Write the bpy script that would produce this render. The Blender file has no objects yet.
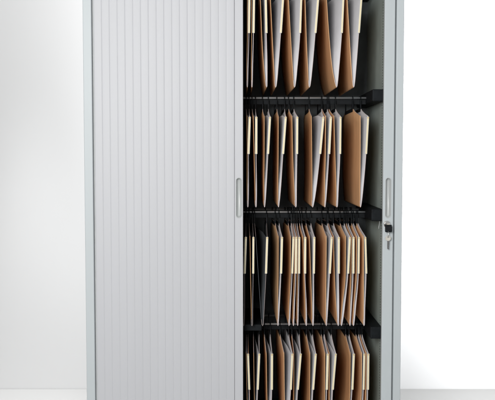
import bpy, bmesh, math, random
from mathutils import Vector

random.seed(7)
scene = bpy.context.scene
COL = scene.collection

# ------------------------------------------------------------------ materials
def mat(name, base, rough=0.5, metal=0.0, var=0.0, scale=40.0, bump=0.0, bscale=400.0, stretch=(1, 1, 1), spec=0.5, coat=0.0):
    m = bpy.data.materials.new(name)
    m.use_nodes = True
    nt = m.node_tree
    b = nt.nodes['Principled BSDF']
    b.inputs['Base Color'].default_value = (*base, 1)
    b.inputs['Roughness'].default_value = rough
    b.inputs['Metallic'].default_value = metal
    b.inputs['Specular IOR Level'].default_value = spec
    b.inputs['Coat Weight'].default_value = coat
    tc = nt.nodes.new('ShaderNodeTexCoord')
    mp = nt.nodes.new('ShaderNodeMapping')
    mp.inputs['Scale'].default_value = stretch
    nt.links.new(tc.outputs['Object'], mp.inputs['Vector'])
    if var > 0:
        n = nt.nodes.new('ShaderNodeTexNoise')
        n.inputs['Scale'].default_value = scale
        n.inputs['Detail'].default_value = 5
        nt.links.new(mp.outputs['Vector'], n.inputs['Vector'])
        r = nt.nodes.new('ShaderNodeValToRGB')
        r.color_ramp.elements[0].position = 0.3
        r.color_ramp.elements[1].position = 0.7
        r.color_ramp.elements[0].color = (*[c * (1 - var) for c in base], 1)
        r.color_ramp.elements[1].color = (*[min(1, c * (1 + var)) for c in base], 1)
        nt.links.new(n.outputs['Fac'], r.inputs['Fac'])
        nt.links.new(r.outputs['Color'], b.inputs['Base Color'])
    if bump > 0:
        n2 = nt.nodes.new('ShaderNodeTexNoise')
        n2.inputs['Scale'].default_value = bscale
        n2.inputs['Detail'].default_value = 3
        nt.links.new(mp.outputs['Vector'], n2.inputs['Vector'])
        bp = nt.nodes.new('ShaderNodeBump')
        bp.inputs['Strength'].default_value = bump
        bp.inputs['Distance'].default_value = 0.001
        nt.links.new(n2.outputs['Fac'], bp.inputs['Height'])
        nt.links.new(bp.outputs['Normal'], b.inputs['Normal'])
    return m

M_FRAME = mat('frame_paint', (0.460, 0.500, 0.518), 0.5, var=0.015, scale=3, bump=0.06, bscale=900)
M_DOOR = mat('door_paint', (0.476, 0.485, 0.510), 0.5, var=0.02, scale=5, bump=0.06, bscale=900, stretch=(1, 1, 0.15))
M_SEAM = mat('seam_grey', (0.445, 0.456, 0.480), 0.7, var=0.05)
M_HANDLE = mat('handle_grey', (0.46, 0.48, 0.48), 0.35, var=0.02)
M_SHADOWGAP = mat('groove_grey', (0.50, 0.52, 0.53), 0.7, var=0.05)
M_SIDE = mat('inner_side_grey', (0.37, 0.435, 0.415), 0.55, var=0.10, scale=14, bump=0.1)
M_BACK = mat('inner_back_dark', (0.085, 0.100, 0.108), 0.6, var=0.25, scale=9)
M_HOLE = mat('slot_black', (0.02, 0.02, 0.02), 0.8, var=0.1)
M_BLACK = mat('black_plastic', (0.008, 0.010, 0.012), 0.6, var=0.3, scale=60, spec=0.14)
M_RAIL_HIGHLIT = mat('highlit_rail_steel', (0.27, 0.285, 0.295), 0.25, metal=0.2, var=0.1, scale=30, stretch=(0.2, 1, 1))  # base raised to paint the highlight along the front rail
M_RAIL_DIMMED = mat('dimmed_rail_steel', (0.14, 0.15, 0.155), 0.35, metal=0.2, var=0.1, scale=30, stretch=(0.2, 1, 1))  # darker copy of the same steel, dimness of the rear rail painted in
M_CHROME = mat('chrome', (0.72, 0.72, 0.70), 0.22, metal=1.0, var=0.05)
M_BRASS = mat('nickel_key', (0.74, 0.71, 0.64), 0.32, metal=0.6, var=0.06, scale=200)
M_KRAFT = [mat('kraft_card', c, 0.8, var=0.07, scale=30, bump=0.15, bscale=300, stretch=(1, 1, 0.4), spec=0.2)
           for c in ((0.65, 0.390, 0.205), (0.60, 0.350, 0.178), (0.70, 0.430, 0.235))]
M_LINING = mat('folder_lining', (0.64, 0.63, 0.645), 0.75, var=0.04, scale=25, bump=0.1, bscale=250, spec=0.2)
M_DARKCARD = mat('dark_card', (0.070, 0.078, 0.085), 0.7, var=0.1, scale=25, spec=0.3)  # dark grey for the first three folders of the third row
M_EDGE = mat('card_edge', (0.66, 0.56, 0.55), 0.6, var=0.05, scale=80)
M_EDGE_DARK = mat('card_edge_dark', (0.33, 0.28, 0.27), 0.6, var=0.05, scale=80)
M_HOLDER = mat('label_plastic', (0.70, 0.68, 0.60), 0.25, var=0.03, scale=60)
M_CARD = mat('label_cream', (0.76, 0.66, 0.43), 0.6, var=0.03, scale=50)
M_CAP = mat('label_tan', (0.60, 0.44, 0.20), 0.6, var=0.05, scale=50)
M_WALL = mat('backdrop_white', (0.535, 0.538, 0.542), 0.9, var=0.012, scale=1.2, bump=0.03, bscale=200, spec=0.1)
M_FLOOR = mat('floor_white', (0.385, 0.385, 0.382), 0.7, var=0.012, scale=1.5, spec=0.15)

M_STEEL = mat('dark_key_steel', (0.20, 0.20, 0.20), 0.35, metal=0.8, var=0.1, scale=200)

# ------------------------------------------------------------------ helpers
def box(bm, x0, x1, y0, y1, z0, z1, bev=0.0, seg=2, mi=0):
    vs = [bm.verts.new(p) for p in ((x0, y0, z0), (x1, y0, z0), (x1, y1, z0), (x0, y1, z0),
                                    (x0, y0, z1), (x1, y0, z1), (x1, y1, z1), (x0, y1, z1))]
    fs = [bm.faces.new([vs[i] for i in q]) for q in
          ((0, 3, 2, 1), (4, 5, 6, 7), (0, 1, 5, 4), (1, 2, 6, 5), (2, 3, 7, 6), (3, 0, 4, 7))]
    for f in fs:
        f.material_index = mi
    if bev > 0:
        es = list({e for f in fs for e in f.edges})
        bmesh.ops.bevel(bm, geom=es, offset=bev, segments=seg, affect='EDGES', profile=0.5)

def tube(bm, pts, r, n=10, closed=False):
    """A round bar along a list of points; r one radius or one per point."""
    rings = []
    P = [Vector(p) for p in pts]
    for i, p in enumerate(P):
        if closed:
            d = P[(i + 1) % len(P)] - P[i - 1]
        else:
            d = P[min(i + 1, len(P) - 1)] - P[max(i - 1, 0)]
        d.normalize()
        up = Vector((1, 0, 0)) if abs(d.x) < 0.9 else Vector((0, 0, 1))
        a = d.cross(up).normalized()
        b = d.cross(a).normalized()
        rr = r[i] if isinstance(r, (list, tuple)) else r
        rings.append([bm.verts.new(p + a * rr * math.cos(2 * math.pi * k / n) + b * rr * math.sin(2 * math.pi * k / n)) for k in range(n)])
    m = len(rings)
    for i in range(m if closed else m - 1):
        A, B = rings[i], rings[(i + 1) % m]
        for k in range(n):
            f = bm.faces.new((A[k], A[(k + 1) % n], B[(k + 1) % n], B[k]))
            f.smooth = True
    if not closed:
        bm.faces.new(rings[0][::-1])
        bm.faces.new(rings[-1])

def obj(name, bm, mats, parent=None, loc=(0, 0, 0)):
    bmesh.ops.recalc_face_normals(bm, faces=bm.faces)
    me = bpy.data.meshes.new(name)
    bm.to_mesh(me)
    bm.free()
    for m in (mats if isinstance(mats, (list, tuple)) else [mats]):
        me.materials.append(m)
    o = bpy.data.objects.new(name, me)
    o.location = loc
    o.parent = parent
    COL.objects.link(o)
    return o

def thing(name, label, cat, loc=(0, 0, 0), group=None):
    o = bpy.data.objects.new(name, None)
    o.empty_display_size = 0.05
    o.location = loc
    o['label'] = label
    o['category'] = cat
    if group:
        o['group'] = group
    COL.objects.link(o)
    return o

# ------------------------------------------------------------------ setting
WALL_Y = 0.855
bm = bmesh.new()
box(bm, -6, 6, -6, WALL_Y, -0.05, 0.0)
o = obj('floor', bm, M_FLOOR); o['kind'] = 'structure'
bm = bmesh.new()
box(bm, -6, 6, WALL_Y + 0.002, WALL_Y + 0.06, -0.05, 4.5)
o = obj('wall', bm, M_WALL); o['kind'] = 'structure'

# ------------------------------------------------------------------ the cabinet
HALF, H, DEPTH = 0.5035, 1.665, 0.455
INNER = 0.456                      # inner faces of the side walls
cab = thing('filing_cabinet', 'tall pale grey tambour filing cabinet with its ribbed left door pulled shut', 'filing cabinet')

def post_bm(s):
    bm = bmesh.new()
    x0, x1 = (-HALF, -0.4762) if s < 0 else (0.4800, HALF)
    box(bm, x0, x1, 0.0, 0.030, 0.06, H - 0.03, 0.0022, 3)
    return bm
for s in (-1, 1):
    obj('front_post', post_bm(s), M_FRAME, cab)
    bm = bmesh.new()                                                     # groove behind the post
    x0, x1 = (-0.4758, -0.4711) if s < 0 else (0.4772, 0.4796)
    box(bm, x0, x1, 0.0135 if s < 0 else 0.019, 0.034, 0.0605, H - 0.031)
    obj('guide_channel', bm, M_SHADOWGAP, cab)
    bm = bmesh.new()                                                     # outer skin of the side
    x0, x1 = (-HALF + 0.0004, -0.4915) if s < 0 else (0.4915, HALF - 0.0004)
    box(bm, x0, x1, 0.0305, DEPTH, 0.06, H - 0.03, 0.001, 1)
    obj('side_panel', bm, M_FRAME, cab)
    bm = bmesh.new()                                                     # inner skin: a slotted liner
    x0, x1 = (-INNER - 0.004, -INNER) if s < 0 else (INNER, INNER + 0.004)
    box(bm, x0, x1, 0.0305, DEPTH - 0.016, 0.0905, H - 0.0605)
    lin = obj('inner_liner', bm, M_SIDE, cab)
    bm = bmesh.new()
    z = 0.12
    xs = -INNER if s < 0 else INNER
    while z < H - 0.08:
        box(bm, xs - 0.0006, xs + 0.0006, 0.1065, 0.1105, z, z + 0.0042)
        z += 0.0088
    obj('slot_row', bm, M_HOLE, lin)
bm = bmesh.new(); box(bm, -HALF, HALF, 0.0, DEPTH, H - 0.0295, H, 0.0022, 3); obj('top_panel', bm, M_FRAME, cab)
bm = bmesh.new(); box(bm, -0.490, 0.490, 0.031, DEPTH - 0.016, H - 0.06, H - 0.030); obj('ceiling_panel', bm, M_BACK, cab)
bm = bmesh.new(); box(bm, -HALF + 0.001, HALF - 0.001, 0.0, DEPTH, 0.0, 0.0595, 0.002, 2); obj('plinth', bm, M_FRAME, cab)
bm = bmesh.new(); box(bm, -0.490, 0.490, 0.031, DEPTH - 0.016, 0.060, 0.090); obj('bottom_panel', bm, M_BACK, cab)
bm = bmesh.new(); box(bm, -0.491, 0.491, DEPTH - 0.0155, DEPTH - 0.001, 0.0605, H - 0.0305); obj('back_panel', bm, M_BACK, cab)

# ---- recessed pull: a stile plate with a stadium hole, and the cup behind it
def stadium(cx, cz, w, h, n=10):
    r = w / 2
    pts = []
    for k in range(n + 1):
        a = math.pi * k / n
        pts.append((cx + r * math.cos(a), cz + h / 2 - r + r * math.sin(a)))
    for k in range(n + 1):
        a = math.pi + math.pi * k / n
        pts.append((cx + r * math.cos(a), cz - h / 2 + r + r * math.sin(a)))
    return pts

HZ, HH, HW = 0.8705, 0.126, 0.0165
def stile_bm(x0, x1, y, yb, z0, z1, hx):
    """Plate from x0 to x1, front at y, with rounded long edges and a pull opening centred on hx."""
    bm = bmesh.new()
    ring = stadium(hx, HZ, HW, HH)
    inner = [bm.verts.new((px, y, pz)) for px, pz in ring]
    outer = [bm.verts.new(p) for p in ((x0 + .002, y, z0), (x1 - .002, y, z0), (x1 - .002, y, z1), (x0 + .002, y, z1))]
    es = [bm.edges.new((L[i], L[(i + 1) % len(L)])) for L in (inner, outer) for i in range(len(L))]
    bmesh.ops.triangle_fill(bm, use_beauty=True, edges=es)
    # rounded long edges and returns
    for xa, sgn in ((x0, 1), (x1, -1)):
        prof = [(xa + sgn * .002, y), (xa + sgn * .0007, y + .0006), (xa, y + .002), (xa, yb)]
        for (pa, qa), (pb, qb) in zip(prof, prof[1:]):
            f = bm.faces.new([bm.verts.new(p) for p in ((pa, qa, z0), (pb, qb, z0), (pb, qb, z1), (pa, qa, z1))])
    # throat of the opening
    back = [bm.verts.new((hx + (px - hx) * .93, y + .0018, HZ + (pz - HZ) * .99)) for px, pz in ring]
    n = len(ring)
    for i in range(n):
        bm.faces.new((inner[i], inner[(i + 1) % n], back[(i + 1) % n], back[i]))
    bmesh.ops.remove_doubles(bm, verts=bm.verts, dist=1e-6)
    return bm

def pull_bm(y, hx):
    """Dished cup with a raised lip that follows the opening."""
    bm = bmesh.new()
    loops = []
    for w, h, yy, dx in ((HW + .0030, HH + .0030, y - .0002, 0), (HW + .0020, HH + .0020, y - .0016, 0), (HW - .0002, HH - .0002, y - .0016, 0),
                         (HW - .0016, HH - .0016, y + .0008, 0), (HW - .0026, HH - .005, y + .0085, .0002), (HW - .0060, HH - .014, y + .0130, .001)):
        loops.append([bm.verts.new((px, yy, pz)) for px, pz in stadium(hx + dx, HZ, w, h, 12)])
    for A, B in zip(loops, loops[1:]):
        n = len(A)
        for i in range(n):
            f = bm.faces.new((A[i], A[(i + 1) % n], B[(i + 1) % n], B[i])); f.smooth = True
    f = bm.faces.new(loops[-1]); f.smooth = True
    return bm

# ---- the tambour door: eighteen ribs with fine v-grooves between, one continuous sheet
DY = 0.009
bm = bmesh.new()
x0, x1, N = -0.4706, -0.0290, 18
w = (x1 - x0) / N
prof = []
for i in range(N):
    a = x0 + i * w
    d = random.uniform(-0.00018, 0.00018)
    prof += [(a + .0002, DY + .00045), (a + .0007, DY + .00014 + d), (a + .0024, DY + d), (a + w / 2, DY - .00008 + d), (a + w - .0024, DY + d), (a + w - .0007, DY + .00014 + d), (a + w - .0002, DY + .00045)]
zs = [0.0610, H - 0.031]
grid = [[bm.verts.new((px, py, z)) for px, py in prof] for z in zs]
for i in range(len(prof) - 1):
    f = bm.faces.new((grid[0][i], grid[0][i + 1], grid[1][i + 1], grid[1][i]))
    f.material_index = 1 if i % 7 == 6 else 0
    f.smooth = True
back = [bm.verts.new((x, DY + .008, z)) for x, z in ((x0, zs[0]), (x1, zs[0]), (x1, zs[1]), (x0, zs[1]))]
bm.faces.new(back)
door = obj('tambour_door', bm, [M_DOOR, M_SEAM], cab)
bm = stile_bm(-0.0284, -0.0014, DY - .001, DY + .010, zs[0], zs[1], -0.0150)
edge = obj('door_stile', bm, M_DOOR, cab)
obj('recessed_pull', pull_bm(DY - .001, -0.0150), M_HANDLE, edge)
bm = bmesh.new(); box(bm, -0.030, -0.0016, DY + .0150, DY + .0175, zs[0], zs[1]); obj('stile_backing', bm, M_BLACK, edge)

# right-hand door, rolled away into the side: only its closing stile shows
bm = stile_bm(0.4432, 0.4768, DY - .001, DY + .012, zs[0], zs[1], 0.4520 + .0075)
stile = obj('door_stile', bm, M_FRAME, cab)
obj('recessed_pull', pull_bm(DY - .001, 0.4595), M_HANDLE, stile)
# lock with its black surround
LX, LZ = 0.4585, 0.7745
bm = bmesh.new()
tube(bm, [(LX - .002, DY - .001, LZ + .012), (LX - .002, DY - .006, LZ + .012), (LX - .002, DY - .0075, LZ + .012)], [.0108, .0108, .0088], 24)
lock = obj('cylinder_lock', bm, M_CHROME, stile)
bm = bmesh.new()
tube(bm, [(0.4411, 0.055, 0.792), (0.440, 0.050, 0.785), (0.4375, 0.046, 0.775), (0.4370, 0.046, 0.768)], .0009, 8)
obj('curved_wire', bm, M_HANDLE, stile)  # thin pale curved rod beside the lock

# ---- suspension frames: two round rails between black side brackets
RAIL_Z = [1.586, 1.199, 0.811, 0.4235]
FRONT_Y, REAR_Y = 0.200, 0.350
for k, rz in enumerate(RAIL_Z):
    bm = bmesh.new()
    tube(bm, [(-0.4180, FRONT_Y, rz + .0010), (0.4180, FRONT_Y, rz + .0010)], .0034, 14)
    fr = obj('suspension_rail', bm, M_RAIL_HIGHLIT, cab)
    bm = bmesh.new()
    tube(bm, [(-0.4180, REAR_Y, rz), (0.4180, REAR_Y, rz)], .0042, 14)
    obj('rear_rail', bm, M_RAIL_DIMMED, fr)
    bm = bmesh.new()
    box(bm, -0.4178, 0.4178, FRONT_Y + .0095, FRONT_Y + .0135, rz - .0200, rz - .0025, .0008, 1)
    obj('rail_web', bm, M_BLACK, fr)
    for s in (-1, 1):
        bm = bmesh.new()
        a, b = (0.4165, 0.4545)
        if s < 0: a, b = -b, -a
        box(bm, a, b, 0.066, 0.420, rz - .0195, rz + .0195, .003, 2)
        obj('bracket', bm, M_BLACK, fr)
    if k == 3:
        bm = bmesh.new()
        box(bm, -0.030, 0.0600, 0.085, 0.370, rz + .003, rz + .0235, .002, 2)
        obj('centre_support', bm, M_BLACK, fr)

# ------------------------------------------------------------------ hanging folders
# per folder, in mm along the rail: left flap, label top, label foot, fold, drift of the far edge
FOLDERS = [
    [(12.5, 18.8, 17.6, 12.2, -2), (25.9, 33.5, 32.0, 27.3, -2), (53.7, 70.6, 73.3, 74.5, -5), (85.6, 126.8, 119.1, 103.5, -5),
     (143.1, 184.6, 180.9, 164.2, -13), (196.5, 238.8, 229.8, 212.1, -5), (264.5, 319.0, 314.3, 299.1, -5), (330.7, 376.8, 368.8, 354.1, 0)],
    [(11.3, 20.0, 16.1, 13.9, -2), (31.6, 41.2, 41.0, 40.5, -3), (67.0, 85.3, 79.1, 68.4, -2), (112.1, 135.9, 127.5, 113.7, -3),
     (156.2, 172.9, 172.7, 169.5, -2), (218.7, 257.2, 246.9, 224.2, 5), (264.8, 281.1, 276.0, 264.1, 2), (291.5, 312.0, 311.5, 302.9, -3),
     (376.3, 400.8, 395.4, 379.4, -10)],
    [(-2.9, 7.5, 3.6, 0.7, 0), (21.1, 32.1, 31.6, 27.8, 0), (40.0, 76.9, 73.2, 62.4, 0), (113.0, 125.0, 122.1, 112.7, -12),
     (153.0, 162.0, 158.5, 148.6, -6), (166.3, 171.1, 170.2, 163.0, -2), (175.1, 180.8, 180.7, 177.1, -2), (193.3, 200.3, 200.2, 205.2, -5),
     (214.4, 229.8, 228.8, 227.1, -5), (269.0, 286.3, 280.6, 270.5, -3), (292.3, 309.1, 309.6, 309.7, -3), (332.0, 344.8, 340.2, 319.8, -3),
     (350.5, 356.8, 357.1, 347.9, -2), (368.0, 374.3, 374.0, 359.0, -2), (389.5, 395.1, 399.4, 393.7, -3)],
    [(8.8, 14.7, 19.0, 18.1, 0), (33.4, 51.7, 46.6, 39.5, -3), (74.7, 93.3, 92.9, 84.0, -3), (132.6, 159.7, 154.9, 140.0, -10),
     (164.7, 187.2, 177.9, 167.0, 0), (217.8, 236.3, 228.1, 217.4, -5), (266.9, 275.3, 273.0, 268.5, -3), (280.7, 301.8, 292.7, 284.9, -2),
     (349.8, 361.0, 356.7, 340.9, -3), (387.1, 395.1, 393.5, 383.8, -3), (402.2, 408.2, 407.9, 403.5, 0)],
]
LABELS = [
    ['narrow brown hanging folder on the top row, closest to the ribbed door edge',
     'narrow brown hanging folder on the top row, second from the ribbed door edge',
     'folder on the top row, third from the door, its label tilting foot-outward',
     'open folder on the top row, fourth from the door, first with a broad grey lining',
     'widely opened brown hanging folder at the middle of the top row, fifth from the door',
     'hanging folder on the top row with broad grey lining, third from the bare side wall',
     'widest brown hanging folder on the top row, second from the bare side wall',
     'hanging folder on the top row, closest to the bare inner side wall'],
    ['narrow brown hanging folder on the second row, closest to the ribbed door edge',
     'narrow brown hanging folder on the second row, second from the ribbed door edge',
     'slim folder on the second row, third from the door, dark gap before its label',
     'V-shaped hanging folder on the second row, fourth from the ribbed door edge',
     'brown hanging folder on the second row, fifth from the door, with an upright label',
     'open hanging folder on the second row with the broadest pale lining and most tilted label',
     'slim hanging folder on the second row, third from the bare side wall',
     'pale-lined folder on the second row just before the widest brown face, upright label',
     'broad flat brown hanging folder on the second row, closest to the bare side wall'],
    ['dark folder on the third row, half hidden behind the ribbed door edge',
     'dark folder on the third row between the door edge and the broad dark face',
     'hanging folder on the third row showing a broad dark grey face instead of brown',
     'brown hanging folder on the third row, directly after the dark-faced one',
     'brown folder on the third row, first of the three with tightly bunched labels',
     'brown folder on the third row, middle one of three tightly bunched labels near the centre',
     'brown folder on the third row, last of three tightly bunched labels near the centre',
     'brown folder on the third row directly after the three tightly bunched labels',
     'folder on the third row standing just before the broadest brown face of that row',
     'broadest brown-faced hanging folder on the third row, with a tilted label',
     'grey-lined folder on the third row just after the broadest brown face, upright label',
     'brown folder on the third row, fourth from the bare side wall, with tilted label',
     'slim brown folder on the third row, third from the bare side wall',
     'slim brown folder on the third row, second from the bare side wall',
     'brown folder on the third row, closest to the wall, its label tilting foot-outward'],
    ['slim folder on the bottom row, closest to the door, its label tilting foot-outward',
     'grey-lined folder on the bottom row, second from the ribbed door edge, tilted label',
     'grey-lined folder on the bottom row, third from the door, with an upright label',
     'wide brown folder on the bottom row with a broad pale lining, fourth from the door',
     'folder on the bottom row with a strongly tilted label, fifth from the door',
     'grey-lined folder on the bottom row, sixth from the door, with a tilted label',
     'slim brown folder on the bottom row, fifth from the bare side wall',
     'grey-lined folder on the bottom row just before the broadest brown face, tilted label',
     'broadest brown-faced hanging folder on the bottom row, third from the side wall',
     'brown folder on the bottom row, second from the bare side wall',
     'slim folder on the bottom row, closest to the bare side wall'],
]
LABEL_FOOT = [1.3955, 1.0095, 0.6215, 0.2385]
Y0, Y1 = 0.055, 0.430

def interp(nodes, z):
    """Monotone cubic through (z, x) nodes, straight beyond the last one."""
    n = len(nodes)
    ds = [(nodes[i + 1][1] - nodes[i][1]) / (nodes[i + 1][0] - nodes[i][0]) for i in range(n - 1)]
    ms = [ds[0]] + [0 if ds[i - 1] * ds[i] <= 0 else 2 * ds[i - 1] * ds[i] / (ds[i - 1] + ds[i]) for i in range(1, n - 1)] + [ds[-1]]
    if z >= nodes[-1][0]:
        return nodes[-1][1] + ms[-1] * (z - nodes[-1][0])
    for i in range(n - 1):
        if z <= nodes[i + 1][0]:
            h = nodes[i + 1][0] - nodes[i][0]
            t = (z - nodes[i][0]) / h
            return ((2 * t**3 - 3 * t**2 + 1) * nodes[i][1] + (t**3 - 2 * t**2 + t) * h * ms[i]
                    + (-2 * t**3 + 3 * t**2) * nodes[i + 1][1] + (t**3 - t**2) * h * ms[i + 1])

def z_top(y):
    """Height of a flap's upper edge above the label foot: sloping shoulders, flat between the hooks."""
    pts = [(Y0, .1225), (Y0 + .06, .1340), (Y0 + .11, .1455), (0.185, .1530), (0.20, .1545), (0.35, .1545), (Y1, .130)]
    for (a, p), (b, q) in zip(pts, pts[1:]):
        if y <= b:
            return p + (q - p) * (y - a) / (b - a)
    return pts[-1][1]

COLS = [0, .02, .06, .12, .16, .22, .28, .34, .387, .5, .65, .787, .9, 1]
TS = [0, .006, .014, .026, .045, .075, .12, .18, .25, .33, .42, .52, .62, .72, .82, .91, 1]

def make_folder(row, spec, label, idx):
    xl, xa, xb, xt, drift = [v / 1000 for v in spec]
    zf = LABEL_FOOT[row]; zt = zf - .172
    ox = xt
    t = thing('hanging_folder', label, 'hanging folder', (ox, 0, zt), 'brown hanging folders on the %s row' % ['top', 'second', 'third', 'bottom'][row])
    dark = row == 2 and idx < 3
    r = random.Random(row * 50 + idx)
    bul = r.uniform(.50, .66)
    # heights here are above the fold; x is from the fold
    L, A, B = xl - ox, xa - ox, xb - ox
    lo = min(0.0022, max(.0012, abs(L) * .5))
    left = [(0, 0.0), (.005, -lo), (.060, min(-.0022, L * (bul - .22))), (.172, L * (bul + .12)), (.292, L)]
    right = [(0, 0.0), (.005, lo * .9), (.060, max(.0022, B * .48)), (.172, B), (.292, A)]
    if L > -.002:
        left = [(0, 0.0), (.005, -.0014), (.060, -.0018 + L * .3), (.172, L), (.292, L)]
    if B < .003:
        right = [(0, 0.0), (.005, .0014), (.060, .002 + B * .3), (.172, B), (.292, A)]
    bow = r.uniform(-.0028, .0028)
    def point(nodes, tt, f, dr):
        y = Y0 + (Y1 - Y0) * f
        ztop = .172 + z_top(y)
        z = ztop * tt
        return Vector((interp(nodes, z) + dr * f * min(1, .35 + z / .15) + bow * math.sin(math.pi * f) * min(1, z / .1), y, z))
    th = .0011
    path = [('l', q) for q in TS[:0:-1]] + [('m', 0)] + [('r', q) for q in TS[1:]]
    nP = len(path)
    dl = drift + r.uniform(-.0015, .0010)
    dr_ = drift + r.uniform(-.0010, .0015)
    mid = [[point(left if s != 'r' else right, q, f, dl if s == 'l' else dr_ if s == 'r' else (dl + dr_) / 2) for (s, q) in path] for f in COLS]
    bm = bmesh.new()
    outer, inner = [], []
    for c in mid:
        ro, ri = [], []
        for i, p in enumerate(c):
            a, b = c[max(i - 1, 0)], c[min(i + 1, nP - 1)]
            d = Vector((b.x - a.x, 0, b.z - a.z)).normalized()
            nrm = Vector((d.z, 0, -d.x))                     # points out of the V
            ro.append(bm.verts.new(p + nrm * th / 2)); ri.append(bm.verts.new(p - nrm * th / 2))
        outer.append(ro); inner.append(ri)
    def quad(a, b, c, d, mi, sm):
        f = bm.faces.new((a, b, c, d)); f.material_index = mi; f.smooth = sm
    for j in range(len(COLS) - 1):
        for i in range(nP - 1):
            quad(outer[j][i], outer[j][i + 1], outer[j + 1][i + 1], outer[j + 1][i], 0, True)
            quad(inner[j][i], inner[j + 1][i], inner[j + 1][i + 1], inner[j][i + 1], 1, True)
        for i in (0, nP - 1):
            quad(outer[j][i], outer[j + 1][i], inner[j + 1][i], inner[j][i], 2, False)
    for j in (0, len(COLS) - 1):
        for i in range(nP - 1):
            q = TS[abs(i + (0 if i >= nP // 2 else 1) - nP // 2)]
            quad(outer[j][i], outer[j][i + 1], inner[j][i + 1], inner[j][i], 0 if i < nP // 2 and q > .05 else 2, False)
    lining = M_DARKCARD if dark else M_LINING
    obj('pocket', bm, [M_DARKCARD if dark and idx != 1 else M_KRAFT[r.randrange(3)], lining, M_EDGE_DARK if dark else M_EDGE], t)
    # added stand-in for papers, shaped so its light fades inwards: from the right flap's front edge back to the left flap, deeper towards the top
    bm = bmesh.new()
    rows_g = []
    for kz in range(15):
        z = .004 + (.300 - .004) * kz / 14
        xr, xq = interp(right, z) - .0009, interp(left, z) + .0009
        gap = max(xr - xq, .0004)
        sm = min(1, max(0, (z - .06) / .23)); dep = .004 + 1.2 * gap + .31 * sm * sm * (3 - 2 * sm)
        line = []
        for q in range(7):
            u = q / 6
            y = Y0 + .0015 + dep * (u ** 1.5)
            f = (y - Y0) / (Y1 - Y0)
            zz = min(z, .172 + z_top(y) - .006)
            line.append(bm.verts.new((xr + (xq - xr) * u + (dr_ * (1 - u) + dl * u) * f * min(1, .35 + zz / .15) + bow * math.sin(math.pi * f) * min(1, zz / .1), y, zz)))
        rows_g.append(line)
    for ra, rb in zip(rows_g, rows_g[1:]):
        for q in range(6):
            fc = bm.faces.new((ra[q], ra[q + 1], rb[q + 1], rb[q])); fc.smooth = True
    obj('paper_stand_in', bm, lining, t)
    # label holder on the front edge of the right flap
    def strip(bm, x_off, w, za, zb, ya, yb, bev):
        def cx(z): return interp(right, z) + x_off
        vs = []
        for y in (ya, yb):
            for z in (za, zb):
                c = cx(z)
                vs += [bm.verts.new((c - w / 2, y, z)), bm.verts.new((c + w / 2, y, z))]
        a0, a1, a2, a3, b0, b1, b2, b3 = vs
        fs = [bm.faces.new(q) for q in ((a0, a1, a3, a2), (b1, b0, b2, b3), (a0, a2, b2, b0), (a1, b1, b3, a3), (a2, a3, b3, b2), (a0, b0, b1, a1))]
        if bev:
            bmesh.ops.bevel(bm, geom=list({e for f in fs for e in f.edges}), offset=bev, segments=2, affect='EDGES')
    w = r.uniform(.0063, .0073)
    bm = bmesh.new(); strip(bm, 0, w, .172, .2915, Y0 - .0035, Y0 - .0004, .0005)
    h = obj('label_holder', bm, M_HOLDER, t)
    bm = bmesh.new(); strip(bm, r.uniform(-.0004, .0004), w * .62, .1735, .2860, Y0 - .0042, Y0 - .0036, 0)
    obj('label_card', bm, M_CARD, h)
    bm = bmesh.new(); strip(bm, 0, w * .70, .2864, .2905, Y0 - .0046, Y0 - .0036, 0)
    obj('end_cap', bm, M_CAP, h)
    # hangers: a channel along the top of each flap with two hooks over the rails
    rz = RAIL_Z[row] - zt
    for nodes, dd in ((left, dl), (right, dr_)):
        bm = bmesh.new()
        pa, pb = point(nodes, 1, (0.190 - Y0) / (Y1 - Y0), dd), point(nodes, 1, (0.362 - Y0) / (Y1 - Y0), dd)
        t2 = .0013
        vs = [bm.verts.new((p.x + sx * t2, p.y, p.z + zz)) for p in (pa, pb) for zz in (-.010, .002) for sx in (-1, 1)]
        for q in ((0, 1, 3, 2), (5, 4, 6, 7), (0, 2, 6, 4), (1, 5, 7, 3), (2, 3, 7, 6), (0, 4, 5, 1)):
            bm.faces.new([vs[i] for i in q])
        for hy in (FRONT_Y, REAR_Y):
            p = point(nodes, 1, (hy - Y0) / (Y1 - Y0), dd)
            # tapered upright below the rail
            z0, z1 = p.z - .004, rz - .0055
            vs = [bm.verts.new((p.x + sx * .0012, hy + yy, zz)) for zz, hw in ((z0, .013), (z0 + .010, .010), (z1, .0055)) for sx in (-1, 1) for yy in (-hw, hw)]
            for k in (0, 4):
                for q in ((0, 1, 5, 4), (3, 2, 6, 7), (1, 3, 7, 5), (2, 0, 4, 6)):
                    bm.faces.new([vs[k + i] for i in q])
            bm.faces.new([vs[i] for i in (0, 2, 3, 1)]); bm.faces.new([vs[i] for i in (8, 9, 11, 10)])
            # hook curled over the rail
            arc = [(p.x, hy + .0068 * math.cos(a), rz + .0068 * math.sin(a)) for a in [math.radians(-80 + 25 * k) for k in range(12)]]
            tube(bm, arc, .0019, 8)
        obj('hanger', bm, M_BLACK, t)
    return t

for row in range(4):
    for idx, spec in enumerate(FOLDERS[row]):
        make_folder(row, spec, LABELS[row][idx], idx)

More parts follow.
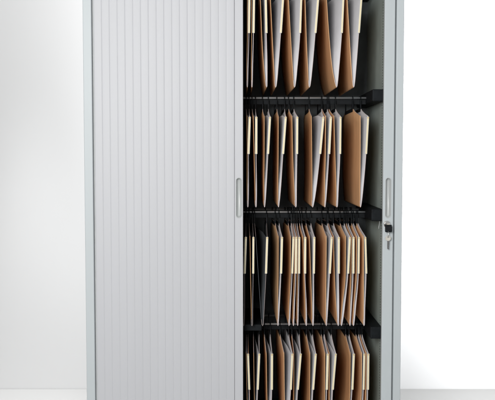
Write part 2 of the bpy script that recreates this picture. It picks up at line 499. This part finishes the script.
# ------------------------------------------------------------------ the keys
k1 = thing('lock_key', 'black-headed key standing in the lock of the right door stile', 'key', (LX, DY, LZ))
bm = bmesh.new()
box(bm, -.0112, .0112, -.0235, -.0165, -.0120, .0080, .0035, 3)
box(bm, -.0128, .0100, -.0225, -.0172, .0060, .0120, .0020, 2)
obj('key_head', bm, M_BLACK, k1)
bm = bmesh.new()
box(bm, -.0010, .0010, -.0164, -.0080, .0085, .0130, .0004, 1)
box(bm, -.0045, .0045, -.0166, -.0155, .0040, .0150, .0004, 1)
obj('key_blade', bm, M_BRASS, k1)
k2 = thing('spare_key', 'small metal spare key hanging by a ring below the lock', 'key', (LX, DY, LZ - .0355))
bm = bmesh.new()
# flat bow with an eye, shaft and cut teeth
ring_o = [(0.0085 * math.cos(2 * math.pi * i / 20), .004 + 0.0085 * math.sin(2 * math.pi * i / 20)) for i in range(20)]
ring_i = [(0.0026 * math.cos(2 * math.pi * i / 20), .008 + 0.0026 * math.sin(2 * math.pi * i / 20)) for i in range(20)]
yb, yf = -.0135, -.0155
vo = [[bm.verts.new((x, y, z)) for x, z in ring_o] for y in (yf, yb)]
vi = [[bm.verts.new((x, y, z)) for x, z in ring_i] for y in (yf, yb)]
for i in range(20):
    j = (i + 1) % 20
    bm.faces.new((vo[0][i], vo[0][j], vi[0][j], vi[0][i])); bm.faces.new((vo[1][i], vi[1][i], vi[1][j], vo[1][j]))
    bm.faces.new((vo[0][i], vo[1][i], vo[1][j], vo[0][j])); bm.faces.new((vi[0][i], vi[0][j], vi[1][j], vi[1][i]))
obj('key_bow', bm, M_BRASS, k2)
bm = bmesh.new()
prof = [(-.0028, -.0035), (-.0028, -.029), (0, -.032), (.0026, -.030), (.0026, -.0275), (.0012, -.026), (.0028, -.024), (.0014, -.022), (.0028, -.020), (.0016, -.018), (.0028, -.016), (.0028, -.0035)]
pf = [bm.verts.new((x, yf + .0004, z)) for x, z in prof]; pb = [bm.verts.new((x, yb - .0004, z)) for x, z in prof]
bm.faces.new(pf); bm.faces.new(pb[::-1])
for i in range(len(prof)):
    j = (i + 1) % len(prof); bm.faces.new((pf[i], pb[i], pb[j], pf[j]))
obj('key_blade', bm, M_STEEL, k2)
bm = bmesh.new()
tube(bm, [(.0085 * math.sin(a) * .25, -.0185 + .0085 * math.sin(a), .0175 + .0105 * math.cos(a)) for a in [2 * math.pi * i / 28 for i in range(28)]], .0008, 8, closed=True)
obj('key_ring', bm, M_CHROME, k2)

# ------------------------------------------------------------------ light
W = bpy.data.worlds.new('World'); scene.world = W; W.use_nodes = True
bg = W.node_tree.nodes['Background']
bg.inputs['Color'].default_value = (0.97, 0.985, 1.0, 1)
bg.inputs['Strength'].default_value = 0.46

def area(name, loc, target, sx, sy, power, spread=180, color=(1, 1, 1)):
    l = bpy.data.lights.new(name, 'AREA')
    l.shape = 'RECTANGLE'; l.size = sx; l.size_y = sy; l.energy = power; l.color = color
    l.spread = math.radians(spread)
    o = bpy.data.objects.new(name, l)
    o.location = loc
    o.rotation_euler = (Vector(target) - Vector(loc)).to_track_quat('-Z', 'Y').to_euler()
    COL.objects.link(o)
    return o
area('key_softbox', (-0.8, -3.1, 1.60), (0.15, 0.2, 0.80), 1.0, 1.0, 92, color=(1, 0.985, 0.96))
area('wall_wash', (1.50, -0.10, 1.46), (1.05, WALL_Y, 1.46), 0.5, 1.95, 62, 113)  # added lamp out of view, whitens the right of the wall

area('left_wash', (-0.10, 0.50, 1.45), (-0.75, WALL_Y, 1.45), 0.1, 2.3, 13, 170)  # added lamp hidden behind the cabinet, brightens the wall at left
sp = bpy.data.lights.new('floor_spot', 'SPOT')  # added spot that brightens only the floor strip at left
sp.energy = 310; sp.spot_size = math.radians(22); sp.spot_blend = 1.0; sp.shadow_soft_size = 0.08
so = bpy.data.objects.new('floor_spot', sp)
so.location = (-0.95, 0.36, 2.7)
so.rotation_euler = (Vector((-0.90, 0.70, 0)) - Vector(so.location)).to_track_quat('-Z', 'Y').to_euler()
COL.objects.link(so)

# ------------------------------------------------------------------ camera
cam = bpy.data.cameras.new('camera')
cam.sensor_width = 36
cam.lens = 36 * 784 / 495
cam.shift_x = 4 / 495
cam.clip_end = 100
co = bpy.data.objects.new('camera', cam)
co.location = (0, -2.48, 1.0)
co.rotation_euler = (math.pi / 2 - math.atan(43 / 784), 0, 0)
COL.objects.link(co)
scene.camera = co
scene.view_settings.view_transform = 'Standard'
scene.view_settings.look = 'None'
scene.view_settings.exposure = 0
scene.cycles.max_bounces = 8
scene.cycles.use_denoising = True
